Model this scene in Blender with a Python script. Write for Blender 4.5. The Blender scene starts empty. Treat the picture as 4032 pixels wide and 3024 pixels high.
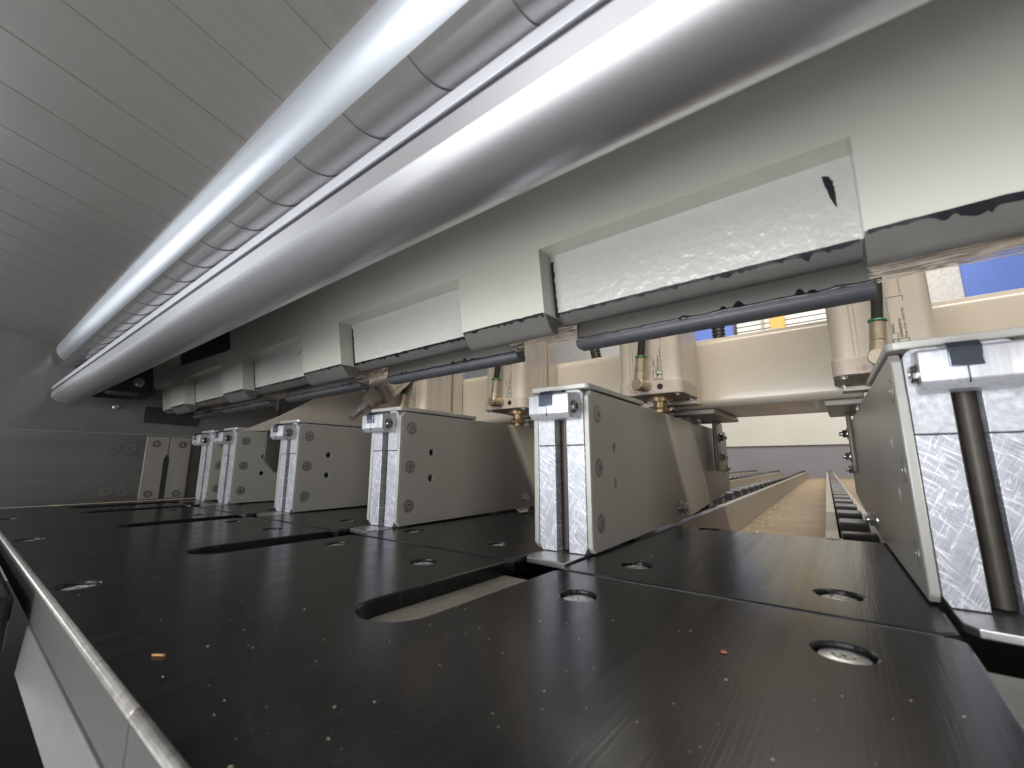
import bpy, bmesh, math, random
from mathutils import Vector, Matrix, noise
random.seed(7)
S = bpy.context.scene
COL = S.collection
PI = math.pi

# ------------------------------------------------------------------ camera
F_PX, CX, CY, HZ, VPX = 1690.0, 2016.0, 1512.0, 1827.0, -207.0
pitch = math.atan((HZ - CY) / F_PX)
yaw = PI / 2 - math.atan((CX - VPX) / math.hypot(F_PX, HZ - CY))
cam = bpy.data.cameras.new('camera')
cam.sensor_width = 36.0
cam.lens = 36.0 * F_PX / 4032.0
cam.clip_start = 0.005
cam.clip_end = 60
camo = bpy.data.objects.new('camera', cam)
COL.objects.link(camo)
camo.location = (0, 0, 0.07)
camo.rotation_euler = (PI / 2 + pitch, 0, yaw)
cam.dof.use_dof = True
cam.dof.focus_distance = 0.62
cam.dof.aperture_fstop = 14
S.camera = camo

# ------------------------------------------------------------------ world and lamps
W = bpy.data.worlds.new('World')
S.world = W
W.use_nodes = True
W.node_tree.nodes['Background'].inputs[0].default_value = (0.80, 0.86, 0.95, 1)
W.node_tree.nodes['Background'].inputs[1].default_value = 0.20
S.view_settings.view_transform = 'Standard'
S.view_settings.look = 'None'
S.view_settings.exposure = 0.08
S.view_settings.gamma = 1.0

def area(name, loc, aim, sx, sy, power, col):
    l = bpy.data.lights.new(name, 'AREA')
    l.shape = 'RECTANGLE'; l.size = sx; l.size_y = sy
    l.energy = power; l.color = col
    o = bpy.data.objects.new(name, l); COL.objects.link(o)
    o.location = loc
    z = (Vector(loc) - Vector(aim)).normalized()
    xa = Vector((1, 0, 0)); xa = (xa - z * xa.dot(z)).normalized()
    o.rotation_euler = Matrix((xa, z.cross(xa), z)).transposed().to_euler()
    return o
area('hall_lamp_front', (-0.42, -1.35, -0.20), (-0.42, 0.3, -0.12), 0.85, 1.22, 43, (0.95, 0.97, 1.0))
area('far_front_fill', (-2.2, -0.95, -0.10), (-0.7, 0.15, 0.12), 0.7, 0.8, 9, (0.92, 0.96, 1.0))  # unseen fill lamp added to brighten the far end of the rounded profile
area('hall_lamp_front_ceiling', (-0.2, -2.2, 1.7), (-0.2, -2.0, -0.85), 3.4, 1.2, 100, (0.93, 0.97, 1.0))
gl = area('hall_lamp_row', (0.75, -0.73, 1.92), (0.75, 0.62, 0.06), 2.6, 0.05, 68, (1.0, 0.91, 0.79))
area('side_fill', (1.25, -0.85, 0.10), (-0.45, 0.45, 0.07), 0.6, 0.28, 9, (1.0, 0.97, 0.92))  # unseen fill lamp added to lighten the side covers of the clamps
area('hall_lamp_ceiling', (-0.3, 4.4, 2.9), (-0.3, 5.5, 0.2), 4.0, 1.6, 115, (1.0, 0.93, 0.84))

# ------------------------------------------------------------------ materials
def mat(name, col, rough=0.5, metal=0.0, var=0.0, vscale=40, stretch=(1, 1, 1), rvar=0.0, bump=0.0, bscale=300,
        coat=0.0, spec=None, col2=None, rot=(0, 0, 0), aniso=0.0, detail=6):
    m = bpy.data.materials.new(name); m.use_nodes = True
    nt = m.node_tree; b = nt.nodes['Principled BSDF']
    b.inputs['Base Color'].default_value = (*col, 1)
    b.inputs['Roughness'].default_value = rough
    b.inputs['Metallic'].default_value = metal
    if coat: b.inputs['Coat Weight'].default_value = coat; b.inputs['Coat Roughness'].default_value = 0.08
    if spec is not None: b.inputs['Specular IOR Level'].default_value = spec
    if aniso: b.inputs['Anisotropic'].default_value = aniso
    tc = nt.nodes.new('ShaderNodeTexCoord'); mp = nt.nodes.new('ShaderNodeMapping')
    nt.links.new(tc.outputs['Object'], mp.inputs[0]); mp.inputs['Scale'].default_value = stretch
    mp.inputs['Rotation'].default_value = rot
    if var or rvar:
        n = nt.nodes.new('ShaderNodeTexNoise'); n.inputs['Scale'].default_value = vscale; n.inputs['Detail'].default_value = detail
        n.inputs['Roughness'].default_value = 0.65
        nt.links.new(mp.outputs[0], n.inputs['Vector'])
        if var:
            r = nt.nodes.new('ShaderNodeValToRGB')
            c2 = col2 or tuple(max(0, c * (1 - var)) for c in col)
            r.color_ramp.elements[0].position = 0.32; r.color_ramp.elements[1].position = 0.68
            r.color_ramp.elements[0].color = (*c2, 1)
            r.color_ramp.elements[1].color = (*[min(1, c * (1 + var * 0.5)) for c in col], 1)
            nt.links.new(n.outputs['Fac'], r.inputs[0]); nt.links.new(r.outputs[0], b.inputs['Base Color'])
        if rvar:
            mr = nt.nodes.new('ShaderNodeMapRange'); mr.inputs[1].default_value = 0.3; mr.inputs[2].default_value = 0.7
            mr.inputs[3].default_value = max(0.02, rough - rvar); mr.inputs[4].default_value = rough + rvar
            nt.links.new(n.outputs['Fac'], mr.inputs[0]); nt.links.new(mr.outputs[0], b.inputs['Roughness'])
    if bump:
        n2 = nt.nodes.new('ShaderNodeTexNoise'); n2.inputs['Scale'].default_value = bscale; n2.inputs['Detail'].default_value = 3
        nt.links.new(mp.outputs[0], n2.inputs['Vector'])
        bp = nt.nodes.new('ShaderNodeBump'); bp.inputs['Strength'].default_value = bump; bp.inputs['Distance'].default_value = 0.001
        nt.links.new(n2.outputs['Fac'], bp.inputs['Height']); nt.links.new(bp.outputs[0], b.inputs['Normal'])
    return m

def add_scratches(m, scale=90, rot=0.7, amount=0.35, thin=0.02, bright=(0.85, 0.86, 0.9), axes=(1, 1, 1)):
    """thin pale scratch lines laid over a material's own colour"""
    nt = m.node_tree; b = nt.nodes['Principled BSDF']
    tc = nt.nodes.new('ShaderNodeTexCoord'); prev = b.inputs['Base Color'].links[0].from_socket if b.inputs['Base Color'].links else None
    fac = None
    for k, rr in enumerate((rot, rot + 0.25, rot - 1.2)):
        mp = nt.nodes.new('ShaderNodeMapping')
        mp.inputs['Rotation'].default_value = (axes[0] * rr, axes[1] * rr, axes[2] * rr)
        s = scale * (1 + 0.3 * k)
        mp.inputs['Scale'].default_value = (s, s * 0.06, s * 0.06) if axes[1] or axes[2] else (s, s * 0.06, s)
        n = nt.nodes.new('ShaderNodeTexNoise'); n.inputs['Scale'].default_value = 1; n.inputs['Detail'].default_value = 2
        mp0 = nt.nodes.new('ShaderNodeMapping'); mp0.inputs['Rotation'].default_value = mp.inputs['Rotation'].default_value
        mp.inputs['Rotation'].default_value = (0, 0, 0)
        nt.links.new(tc.outputs['Object'], mp0.inputs[0]); nt.links.new(mp0.outputs[0], mp.inputs[0]); nt.links.new(mp.outputs[0], n.inputs['Vector'])
        r = nt.nodes.new('ShaderNodeValToRGB'); r.color_ramp.interpolation = 'LINEAR'
        e = r.color_ramp.elements; e[0].position = 0.5 - thin; e[0].color = (0, 0, 0, 1); e[1].position = 0.5; e[1].color = (1, 1, 1, 1)
        e2 = r.color_ramp.elements.new(0.5 + thin); e2.color = (0, 0, 0, 1)
        nt.links.new(n.outputs['Fac'], r.inputs[0])
        if fac is None: fac = r.outputs[0]
        else:
            mx = nt.nodes.new('ShaderNodeMath'); mx.operation = 'MAXIMUM'
            nt.links.new(fac, mx.inputs[0]); nt.links.new(r.outputs[0], mx.inputs[1]); fac = mx.outputs[0]
    mul = nt.nodes.new('ShaderNodeMath'); mul.operation = 'MULTIPLY'; mul.inputs[1].default_value = amount
    nt.links.new(fac, mul.inputs[0])
    mix = nt.nodes.new('ShaderNodeMix'); mix.data_type = 'RGBA'
    nt.links.new(mul.outputs[0], mix.inputs[0])
    if prev: nt.links.new(prev, mix.inputs[6])
    else: mix.inputs[6].default_value = b.inputs['Base Color'].default_value
    mix.inputs[7].default_value = (*bright, 1)
    nt.links.new(mix.outputs[2], b.inputs['Base Color'])

M = {}
M['phenolic'] = mat('black_phenolic', (0.0115, 0.0118, 0.0125), 0.23, 0, var=0.2, vscale=90, stretch=(1, 0.03, 1), rvar=0.05, bump=0.08, bscale=900, spec=0.42)
add_scratches(M['phenolic'], 75, -0.12, 0.035, 0.005, (0.25, 0.25, 0.26), axes=(0, 0, 1))
M['phenolic_edge'] = mat('phenolic_edge', (0.05, 0.048, 0.045), 0.4, var=0.3, vscale=90)
M['alu_milled'] = mat('milled_aluminium', (0.54, 0.55, 0.58), 0.48, 0.4, var=0.30, vscale=260, rvar=0.1, bump=0.12, bscale=700)
M['alu_scratch'] = mat('scratched_aluminium', (0.44, 0.45, 0.50), 0.46, 0.45, var=0.25, vscale=120, rvar=0.08, bump=0.05, bscale=500)
add_scratches(M['alu_scratch'], 260, 0.75, 0.75, 0.016, (0.97, 0.97, 1.0), axes=(0, 1, 0))
M['bracket'] = mat('brushed_bracket', (0.60, 0.61, 0.64), 0.4, 0.5, var=0.16, vscale=600, stretch=(1, 1, 0.05), bump=0.1, bscale=900)
M['steel_dark'] = mat('blued_steel', (0.16, 0.18, 0.22), 0.25, 0.9, var=0.3, vscale=90, stretch=(0.1, 1, 1))
M['steel'] = mat('zinc_steel', (0.62, 0.62, 0.60), 0.28, 0.9, var=0.2, vscale=200)
M['bolt'] = mat('bolt_steel', (0.42, 0.41, 0.39), 0.25, 0.95, var=0.25, vscale=300)
M['cover'] = mat('greige_paint', (0.355, 0.34, 0.305), 0.36, 0.0, var=0.03, vscale=12, bump=0.02, bscale=900)
M['cover_edge'] = mat('greige_edge', (0.42, 0.41, 0.38), 0.35, 0.2, var=0.1, vscale=80)
M['core'] = mat('dark_oiled_steel', (0.06, 0.055, 0.045), 0.35, 0.8, var=0.3, vscale=60)
M['hole'] = mat('dark_hole', (0.006, 0.006, 0.006), 0.7)
M['beam'] = mat('pale_enamel', (0.50, 0.487, 0.432), 0.2, 0, var=0.03, vscale=14, bump=0.08, bscale=240, coat=0.4)
M['beam_rough'] = mat('pale_enamel_orange_peel', (0.465, 0.46, 0.425), 0.22, 0, var=0.03, vscale=14, bump=0.9, bscale=190, coat=0.35)
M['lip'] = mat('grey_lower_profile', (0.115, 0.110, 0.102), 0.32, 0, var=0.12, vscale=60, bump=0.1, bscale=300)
M['holder'] = mat('dull_grey_holder', (0.105, 0.10, 0.09), 0.5, 0, var=0.1, vscale=60)
M['pad'] = mat('dark_rubber', (0.07, 0.072, 0.08), 0.5, 0, var=0.2, vscale=60)
M['glue'] = mat('black_sealant', (0.006, 0.006, 0.009), 0.38)
M['bristle'] = mat('nylon_bristle', (0.46, 0.37, 0.28), 0.3, 0, var=0.4, vscale=90)
M['nose'] = mat('anodised_profile', (0.66, 0.66, 0.675), 0.34, 0.88)
M['nose_band'] = mat('anodised_band', (0.50, 0.50, 0.535), 0.42, 0.5)
M['tube'] = mat('anodised_tube', (0.46, 0.485, 0.52), 0.36, 0.75)
M['strip'] = mat('smoked_pvc', (0.118, 0.111, 0.102), 0.31, 0, coat=0.2, var=0.07, vscale=120, stretch=(1, 0.015, 0.03), spec=0.5, detail=3)
M['strip_arc'] = mat('glossy_smoked_film', (0.19, 0.187, 0.18), 0.22, 0.4, var=0.12, vscale=60, stretch=(0.15, 1, 1), coat=0.3)
M['cream'] = mat('cream_enamel', (0.54, 0.49, 0.41), 0.3, 0, var=0.05, vscale=18, bump=0.06, bscale=200, coat=0.25)
M['cyl'] = mat('anodised_cylinder', (0.58, 0.525, 0.455), 0.36, 0.3, var=0.06, vscale=90, stretch=(1, 1, 0.1))
M['flange'] = mat('cast_flange', (0.43, 0.37, 0.32), 0.5, 0.1, var=0.1, vscale=300, bump=0.1, bscale=900)
M['brass'] = mat('nickel_brass', (0.52, 0.44, 0.33), 0.4, 0.8, var=0.15, vscale=120)
M['rod'] = mat('old_brass_rod', (0.42, 0.30, 0.17), 0.35, 0.8, var=0.3, vscale=90)
M['hose'] = mat('black_hose', (0.02, 0.021, 0.018), 0.3)
M['green'] = mat('green_ring', (0.02, 0.14, 0.055), 0.4)
M['print'] = mat('black_print', (0.03, 0.03, 0.03), 0.6)
M['labelbg'] = mat('label_foil', (0.62, 0.60, 0.58), 0.45, 0.1)
M['greenprint'] = mat('green_print', (0.03, 0.22, 0.11), 0.6)
M['wall'] = mat('machine_side_grey', (0.115, 0.113, 0.110), 0.17, 0.0, var=0.12, vscale=20, rvar=0.05, spec=0.6)
M['fence'] = mat('brushed_fence', (0.235, 0.228, 0.218), 0.22, 0.75, var=0.14, vscale=90, stretch=(1, 0.03, 1.0), bump=0.05, bscale=600)
M['fence_plate'] = mat('satin_plate', (0.30, 0.28, 0.245), 0.36, 0.4, var=0.08, vscale=60)
M['darkgap'] = mat('dark_recess', (0.012, 0.012, 0.014), 0.6)
M['floor'] = mat('dusty_board', (0.35, 0.265, 0.17), 0.75, 0, var=0.18, vscale=14, bump=0.08, bscale=200)
M['rail'] = mat('grey_rail', (0.46, 0.41, 0.34), 0.45, 0.1, var=0.12, vscale=60)
M['roller'] = mat('black_roller', (0.022, 0.022, 0.023), 0.28, 0.0, var=0.2, vscale=80)
M['wallwhite'] = mat('pale_panel', (0.68, 0.69, 0.64), 0.35, 0, var=0.05, vscale=3)
M['wallgrey'] = mat('lavender_grey_panel', (0.26, 0.26, 0.29), 0.5, 0, var=0.06, vscale=3)
M['plaster'] = mat('rough_plaster', (0.62, 0.62, 0.61), 0.8, 0, var=0.2, vscale=26, bump=0.4, bscale=30)
M['blue'] = mat('blue_panel', (0.11, 0.20, 0.60), 0.55, 0, var=0.05, vscale=4)
M['yellow'] = mat('ochre_post', (0.72, 0.45, 0.10), 0.5, 0, var=0.05, vscale=4)
M['slat'] = mat('white_slat', (0.74, 0.75, 0.72), 0.4)
M['dust'] = mat('sawdust', (0.78, 0.62, 0.44), 0.8, var=0.3, vscale=200)
M['chip_o'] = mat('wood_chip', (0.70, 0.36, 0.15), 0.7, var=0.2, vscale=400)
M['chip_r'] = mat('red_wood_chip', (0.42, 0.14, 0.08), 0.7, var=0.2, vscale=400)
M['screw_bright'] = mat('bright_screw', (0.80, 0.80, 0.78), 0.25, 0.65, var=0.15, vscale=300)
M['cover_screw'] = mat('dull_cover_screw', (0.34, 0.325, 0.30), 0.32, 0.5, var=0.15, vscale=300)
M['fence_screw'] = mat('fence_screw_steel', (0.20, 0.185, 0.17), 0.32, 0.6, var=0.2, vscale=300)
M['screw_dark'] = mat('dulled_screw', (0.15, 0.135, 0.12), 0.35, 0.5, var=0.2, vscale=300)
M['rail_alu'] = mat('satin_rail', (0.085, 0.085, 0.083), 0.5, 0.2, var=0.1, vscale=60)

# ------------------------------------------------------------------ mesh helpers
def tag(o, label=None, cat=None, group=None, kind=None):
    if label: o['label'] = label
    if cat: o['category'] = cat
    if group: o['group'] = group
    if kind: o['kind'] = kind
    return o

def empty(name, loc=(0, 0, 0), rz=0.0):
    o = bpy.data.objects.new(name, None); COL.objects.link(o)
    o.empty_display_size = 0.02
    o.location = loc; o.rotation_euler = (0, 0, rz)
    return o

def finish(name, bm, m, parent=None, bevel=0.0, seg=2, smooth=True, ang=22):
    bmesh.ops.recalc_face_normals(bm, faces=bm.faces[:])
    if bevel:
        es = [e for e in bm.edges if len(e.link_faces) == 2 and e.calc_face_angle(0) > math.radians(30)]
        bmesh.ops.bevel(bm, geom=es, offset=bevel, segments=seg, profile=0.5, affect='EDGES', clamp_overlap=True)
    me = bpy.data.meshes.new(name); bm.to_mesh(me); bm.free()
    ms = m if isinstance(m, (list, tuple)) else [m]
    for q in ms: me.materials.append(q)
    if smooth:
        for p in me.polygons: p.use_smooth = True
        me.set_sharp_from_angle(angle=math.radians(ang))
    o = bpy.data.objects.new(name, me); COL.objects.link(o)
    if parent is not None: o.parent = parent
    return o

def box(bm, x0, x1, y0, y1, z0, z1):
    r = bmesh.ops.create_cube(bm, size=1.0)
    bmesh.ops.scale(bm, vec=(x1 - x0, y1 - y0, z1 - z0), verts=r['verts'])
    bmesh.ops.translate(bm, vec=((x0 + x1) / 2, (y0 + y1) / 2, (z0 + z1) / 2), verts=r['verts'])
    return r['verts']

def boxo(name, m, parent, x0, x1, y0, y1, z0, z1, bevel=0.0006, seg=2):
    bm = bmesh.new(); box(bm, x0, x1, y0, y1, z0, z1)
    return finish(name, bm, m, parent, bevel, seg)

def extrude_x(bm, pts, x0, x1):
    """polygon pts (y, z) extruded along X"""
    a = [bm.verts.new((x0, p[0], p[1])) for p in pts]
    b = [bm.verts.new((x1, p[0], p[1])) for p in pts]
    n = len(pts)
    for i in range(n): bm.faces.new((a[i], a[(i + 1) % n], b[(i + 1) % n], b[i]))
    bm.faces.new(a); bm.faces.new(b[::-1])
    return a + b

def lathe(bm, prof, seg=32, mtx=None):
    """profile (r, h) round the Z axis"""
    rings = []
    for r, h in prof:
        if r < 1e-7: rings.append([bm.verts.new((0, 0, h))])
        else: rings.append([bm.verts.new((r * math.cos(2 * PI * k / seg), r * math.sin(2 * PI * k / seg), h)) for k in range(seg)])
    new = [v for q in rings for v in q]
    for a, b in zip(rings, rings[1:]):
        if len(a) == 1 and len(b) == 1: continue
        for k in range(seg):
            k2 = (k + 1) % seg
            if len(a) == 1: bm.faces.new((a[0], b[k], b[k2]))
            elif len(b) == 1: bm.faces.new((a[k], b[0], a[k2]))
            else: bm.faces.new((a[k], b[k], b[k2], a[k2]))
    if mtx is not None: bmesh.ops.transform(bm, matrix=mtx, verts=new)
    return new

def frame(origin, axis):
    """matrix taking +Z to axis at origin"""
    return Matrix.Translation(origin) @ Vector(axis).to_track_quat('Z', 'Y').to_matrix().to_4x4()

def tube(bm, pts, r, seg=16):
    pts = [Vector(p) for p in pts]; rings = []
    for i, p in enumerate(pts):
        d = (pts[min(i + 1, len(pts) - 1)] - pts[max(i - 1, 0)]).normalized()
        up = Vector((1, 0, 0)) if abs(d.x) < 0.9 else Vector((0, 1, 0))
        u = d.cross(up).normalized(); v = d.cross(u)
        rr = r[i] if isinstance(r, (list, tuple)) else r
        rings.append([bm.verts.new(p + u * rr * math.cos(2 * PI * k / seg) + v * rr * math.sin(2 * PI * k / seg)) for k in range(seg)])
    for a, b in zip(rings, rings[1:]):
        for k in range(seg): bm.faces.new((a[k], a[(k + 1) % seg], b[(k + 1) % seg], b[k]))
    bm.faces.new(rings[0]); bm.faces.new(rings[-1][::-1])

def circle(cx, cy, r, n=28):
    return [(cx + r * math.cos(2 * PI * k / n), cy + r * math.sin(2 * PI * k / n)) for k in range(n)]

def plate(name, m, parent, loops, thick, mtx, bevel=0.0005):
    """flat plate of 2D loops (outline first, then holes), local z from 0 to thick, moved by mtx"""
    cu = bpy.data.curves.new(name + '_outline', 'CURVE'); cu.dimensions = '2D'; cu.fill_mode = 'BOTH'
    for lp in loops:
        sp = cu.splines.new('POLY'); sp.points.add(len(lp) - 1)
        for q, p in zip(sp.points, lp): q.co = (p[0], p[1], 0, 1)
        sp.use_cyclic_u = True
    cu.extrude = thick / 2 - bevel; cu.bevel_depth = bevel; cu.bevel_resolution = 1; cu.offset = -bevel
    t = bpy.data.objects.new('tmp', cu); COL.objects.link(t)
    dg = bpy.context.evaluated_depsgraph_get()
    me = bpy.data.meshes.new_from_object(t.evaluated_get(dg)); me.name = name
    bpy.data.objects.remove(t); bpy.data.curves.remove(cu)
    me.transform(mtx @ Matrix.Translation((0, 0, thick / 2)))
    me.materials.clear(); me.materials.append(m)
    for p in me.polygons: p.use_smooth = True
    me.set_sharp_from_angle(angle=math.radians(22))
    o = bpy.data.objects.new(name, me); COL.objects.link(o)
    if parent is not None: o.parent = parent
    return o

YZ = Matrix(((0, 0, 1, 0), (1, 0, 0, 0), (0, 1, 0, 0), (0, 0, 0, 1)))     # 2D (y, z) plate, thickness along +X
def yz(x): return Matrix.Translation((x, 0, 0)) @ YZ

def copy_tree(o, parent=None):
    c = o.copy(); COL.objects.link(c)
    if parent is not None: c.parent = parent
    for ch in list(o.children): copy_tree(ch, c)
    return c

def flush_screw(name, parent, origin, axis, r=0.0065, m=None):
    bm = bmesh.new()
    rr = r
    prof = [(rr * 1.12, -0.0006), (rr * 1.12, 0.00025), (rr * 1.0, 0.00025), (rr * 0.97, -0.0004), (rr * 0.93, 0.0003), (rr * 0.5, 0.0006), (rr * 0.42, 0.0005), (rr * 0.40, -0.0014), (0, -0.0016)]
    mt = frame(origin, axis)
    lathe(bm, prof, 30, mt)
    # star shaped drive
    for k in range(3):
        vs = box(bm, -rr * 0.40, rr * 0.40, -rr * 0.07, rr * 0.07, -0.0015, -0.0004)
        bmesh.ops.transform(bm, matrix=mt @ Matrix.Rotation(k * PI / 3, 4, 'Z'), verts=vs)
    return finish(name, bm, m or M['bolt'], parent, 0)

def hex_bolt(name, parent, origin, axis, r=0.0065, h=0.006, stud=0.004, m=None):
    bm = bmesh.new(); mt = frame(origin, axis)
    lathe(bm, [(r * 1.35, 0), (r * 1.35, 0.0012), (r * 0.9, 0.0012)], 28, mt)
    lathe(bm, [(0, 0.001), (r * 0.93, 0.001), (r, 0.0018), (r, h - 0.0008), (r * 0.88, h), (0, h)], 6, mt)
    if stud: lathe(bm, [(r * 0.5, h - 0.001), (r * 0.5, h + stud - 0.001), (r * 0.4, h + stud), (0, h + stud)], 20, mt)
    return finish(name, bm, m or M['steel'], parent, 0, ang=28)

# ------------------------------------------------------------------ layout numbers
GX = [-1.011, -0.897, -0.668, -0.430, -0.1895, 0.0508]       # clamp centres, side wall first
GY = 0.312
GYAW = math.radians(2.0)
SLOTX = [-1.011, -0.897, -0.668, -0.4265, -0.186, 0.0505]
SEAM, EDGE, TIP, SW = 0.262, 0.043, 0.128, 0.0207
WALLX = -1.085
ORD = ['first', 'second', 'third', 'fourth', 'fifth', 'sixth']

# ------------------------------------------------------------------ ground
bm = bmesh.new(); box(bm, -6, 4, 0.30, 7.5, -0.11, -0.090)
tag(finish('floor', bm, M['floor'], None, 0), 'dusty brown floor board between the roller rails', 'floor', kind='structure')

bm = bmesh.new(); box(bm, -7, 6, -7, 0.25, -0.90, -0.85)
tag(finish('hall_floor', bm, mat('hall_concrete', (0.60, 0.60, 0.60), 0.5, var=0.1, vscale=3), None, 0), 'pale hall floor in front of the machine', 'floor', kind='structure')
bm = bmesh.new(); box(bm, -1.6, 1.5, -0.10, 0.28, -0.84, -0.20)  # near-black box added in place of the shaded floor below the table
tag(finish('shade_box', bm, M['darkgap'], None, 0.004), 'dark box standing in for shade under the front edge of the black table', 'cabinet')

# ------------------------------------------------------------------ black table
def slot_loop(xc):
    x0, x1 = xc - SW, xc + SW
    pts = [(x0, SEAM + 0.001), (x0, TIP + SW)]
    for k in range(1, 12):
        a = PI + k * PI / 12
        pts.append((xc + SW * math.cos(a), TIP + SW + SW * math.sin(a)))
    pts += [(x1, TIP + SW), (x1, SEAM + 0.001)]
    return pts

FRONT_SCREWS = [(-0.0098, 0.2183), (-0.1243, 0.2197), (-0.2542, 0.2229), (-0.3722, 0.2246), (-0.5086, 0.2276), (-0.610, 0.2276),
                (-0.727, 0.2276), (-0.838, 0.2276), (-0.367, 0.0576), (-0.128, -0.2), (-0.62, 0.0576), (-0.87, 0.0576)]
FRONT_SCREWS = [s for s in FRONT_SCREWS if s[1] > 0]
outline = [(WALLX + 0.004, EDGE), (0.60, EDGE), (0.60, SEAM)]
c = 0.008
for xc in reversed(SLOTX + [0.291, 0.531]):
    p = slot_loop(xc)[::-1]
    p[0] = (p[0][0], SEAM - c * 0.4); p[-1] = (p[-1][0], SEAM - c * 0.4)
    outline += [(p[0][0] + c * 0.4, SEAM)] + p + [(p[-1][0] - c * 0.4, SEAM)]
outline += [(WALLX + 0.004, SEAM)]
tt = empty('machine_table', (0, 0, 0))
tag(tt, 'large black front table plate with six round ended slots and dust specks', 'table')
plate('table_top', M['phenolic'], tt, [outline] + [circle(x, y, 0.0098, 32) for x, y in FRONT_SCREWS], 0.012, Matrix.Translation((0, 0, -0.012)), 0.0012)
bm = bmesh.new(); box(bm, WALLX + 0.005, 0.6, EDGE + 0.004, SEAM - 0.004, -0.0165, -0.0092)
finish('slot_floor', bm, mat('slot_floor_resin', (0.40, 0.365, 0.30), 0.4, 0.25, var=0.25, vscale=40, bump=0.15, bscale=300), tt, 0)
def countersunk(parent, x, y, z):
    bm = bmesh.new()
    mt = Matrix.Translation((x, y, z))
    r = 0.0094
    lathe(bm, [(r, -0.0088), (r * 0.97, -0.0030), (r * 0.88, -0.0020), (r * 0.45, -0.0013), (r * 0.40, -0.0015), (r * 0.38, -0.0037), (0, -0.0037)], 32, mt)
    for k in range(3):
        vs = box(bm, -r * 0.36, r * 0.36, -r * 0.07, r * 0.07, -0.0039, -0.0014)
        bmesh.ops.transform(bm, matrix=mt @ Matrix.Rotation(k * PI / 3 + 0.4, 4, 'Z'), verts=vs)
    finish('countersunk_screw', bm, M['screw_bright'], parent, 0)
for x, y in FRONT_SCREWS: countersunk(tt, x, y, 0)
# bright worn front lip and apron below it
bm = bmesh.new()
for a, b in ((WALLX + 0.006, -0.1715), (-0.1705, 0.6)):
    bm = bmesh.new()
    extrude_x(bm, [(EDGE - 0.0006, -0.0205), (EDGE - 0.0006, -0.0022), (EDGE + 0.0008, -0.0022), (EDGE + 0.0008, -0.0205)], a, b)
    finish('edge_band', bm, mat('brown_edge_band', (0.022, 0.019, 0.016), 0.6, 0.0, var=0.2, vscale=160), tt, 0.0003)
    bm = bmesh.new()
    extrude_x(bm, [(EDGE - 0.0008, -0.0021), (EDGE - 0.0004, -0.0004), (EDGE + 0.0006, 0.0005), (EDGE + 0.0018, 0.0006), (EDGE + 0.0022, -0.0004), (EDGE + 0.0010, -0.0021)], a, b)
    finish('edge_trim', bm, mat('worn_trim_metal', (0.55, 0.52, 0.46), 0.28, 0.85, var=0.35, vscale=160), tt, 0.0002)
bm = bmesh.new()
extrude_x(bm, [(EDGE - 0.0015, -0.021), (EDGE - 0.003, -0.047), (EDGE + 0.02, -0.047), (EDGE + 0.02, -0.021)], -0.385, 0.6)
tag(finish('front_rail', bm, M['rail_alu'], None, 0.0012), 'pale grey metal rail running under the front edge of the black table', 'rail')
ft = boxo('front_support', M['phenolic'], None, -1.07, -0.386, -0.50, 0.0345, -0.05, -0.003, 0.003)
tag(ft, 'dark support block set along the front edge of the black table', 'support block')
fr2 = boxo('rail_end', M['rail_alu'], None, -0.60, -0.42, EDGE - 0.05, EDGE - 0.012, -0.054, -0.052, 0.0006)
tag(fr2, 'short pale grey metal strip on the floor under the dark support block', 'metal strip')

bm = bmesh.new(); box(bm, WALLX - 0.003, 0.6, SEAM - 0.002, 0.528, -0.036, -0.030)  # dark sheet added under the clamp gaps, in place of a shaded void
finish('dark_void_sheet', bm, M['darkgap'], tt, 0)
boxo('end_plate', M['phenolic'], tt, WALLX + 0.001, SLOTX[0] - SW - 0.001, SEAM + 0.0026, 0.527, -0.012, -0.0002, 0.002)
# rear plates between the clamps
REAR_SCREWS = {4: [(-0.0126, 0.3078), (-0.1271, 0.308), (-0.0203, 0.5271), (-0.130, 0.520)],
               3: [(-0.2566, 0.3125), (-0.3756, 0.3144), (-0.262, 0.52), (-0.372, 0.52)],
               2: [(-0.5087, 0.3201), (-0.6379, 0.3249), (-0.51, 0.52), (-0.61, 0.52)],
               1: [(-0.72, 0.321), (-0.845, 0.325)], 0: [(-0.954, 0.322)], 5: [(0.12, 0.31)]}
PL = ['beside the side wall clamp', 'between the second and third clamps from the wall', 'between the third and fourth clamps from the wall',
      'between the fourth and fifth clamps from the wall', 'in front of the brown floor board, swirled by a cutter', 'beyond the sixth clamp']
for i in range(6):
    xa = SLOTX[i] + SW + 0.0005
    xb = (SLOTX[i + 1] if i < 5 else 0.291) - SW - 0.0005
    e = empty('rear_plate', ((xa + xb) / 2, SEAM, 0))
    tag(e, 'black table plate ' + PL[i], 'table plate', 'black table plates between the clamps')
    ox, oy = e.location.x, e.location.y
    hw = (xb - xa) / 2
    k = 0.006
    lp = [(-hw + k, 0.0026), (hw - k, 0.0026), (hw, 0.0026 + k), (hw - 0.004, 0.265), (-hw - 0.004, 0.265), (-hw, 0.0026 + k)]
    scr = REAR_SCREWS.get(i, [])
    bmx = plate('plate_body', M['phenolic'], e, [lp] + [circle(x - ox, y - oy, 0.0098, 32) for x, y in scr if abs(x - ox) < hw - 0.012], 0.012, Matrix.Translation((0, 0, -0.012)), 0.0022)
    for x, y in scr:
        if abs(x - ox) < hw - 0.012: countersunk(e, x - ox, y - oy, 0)

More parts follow.
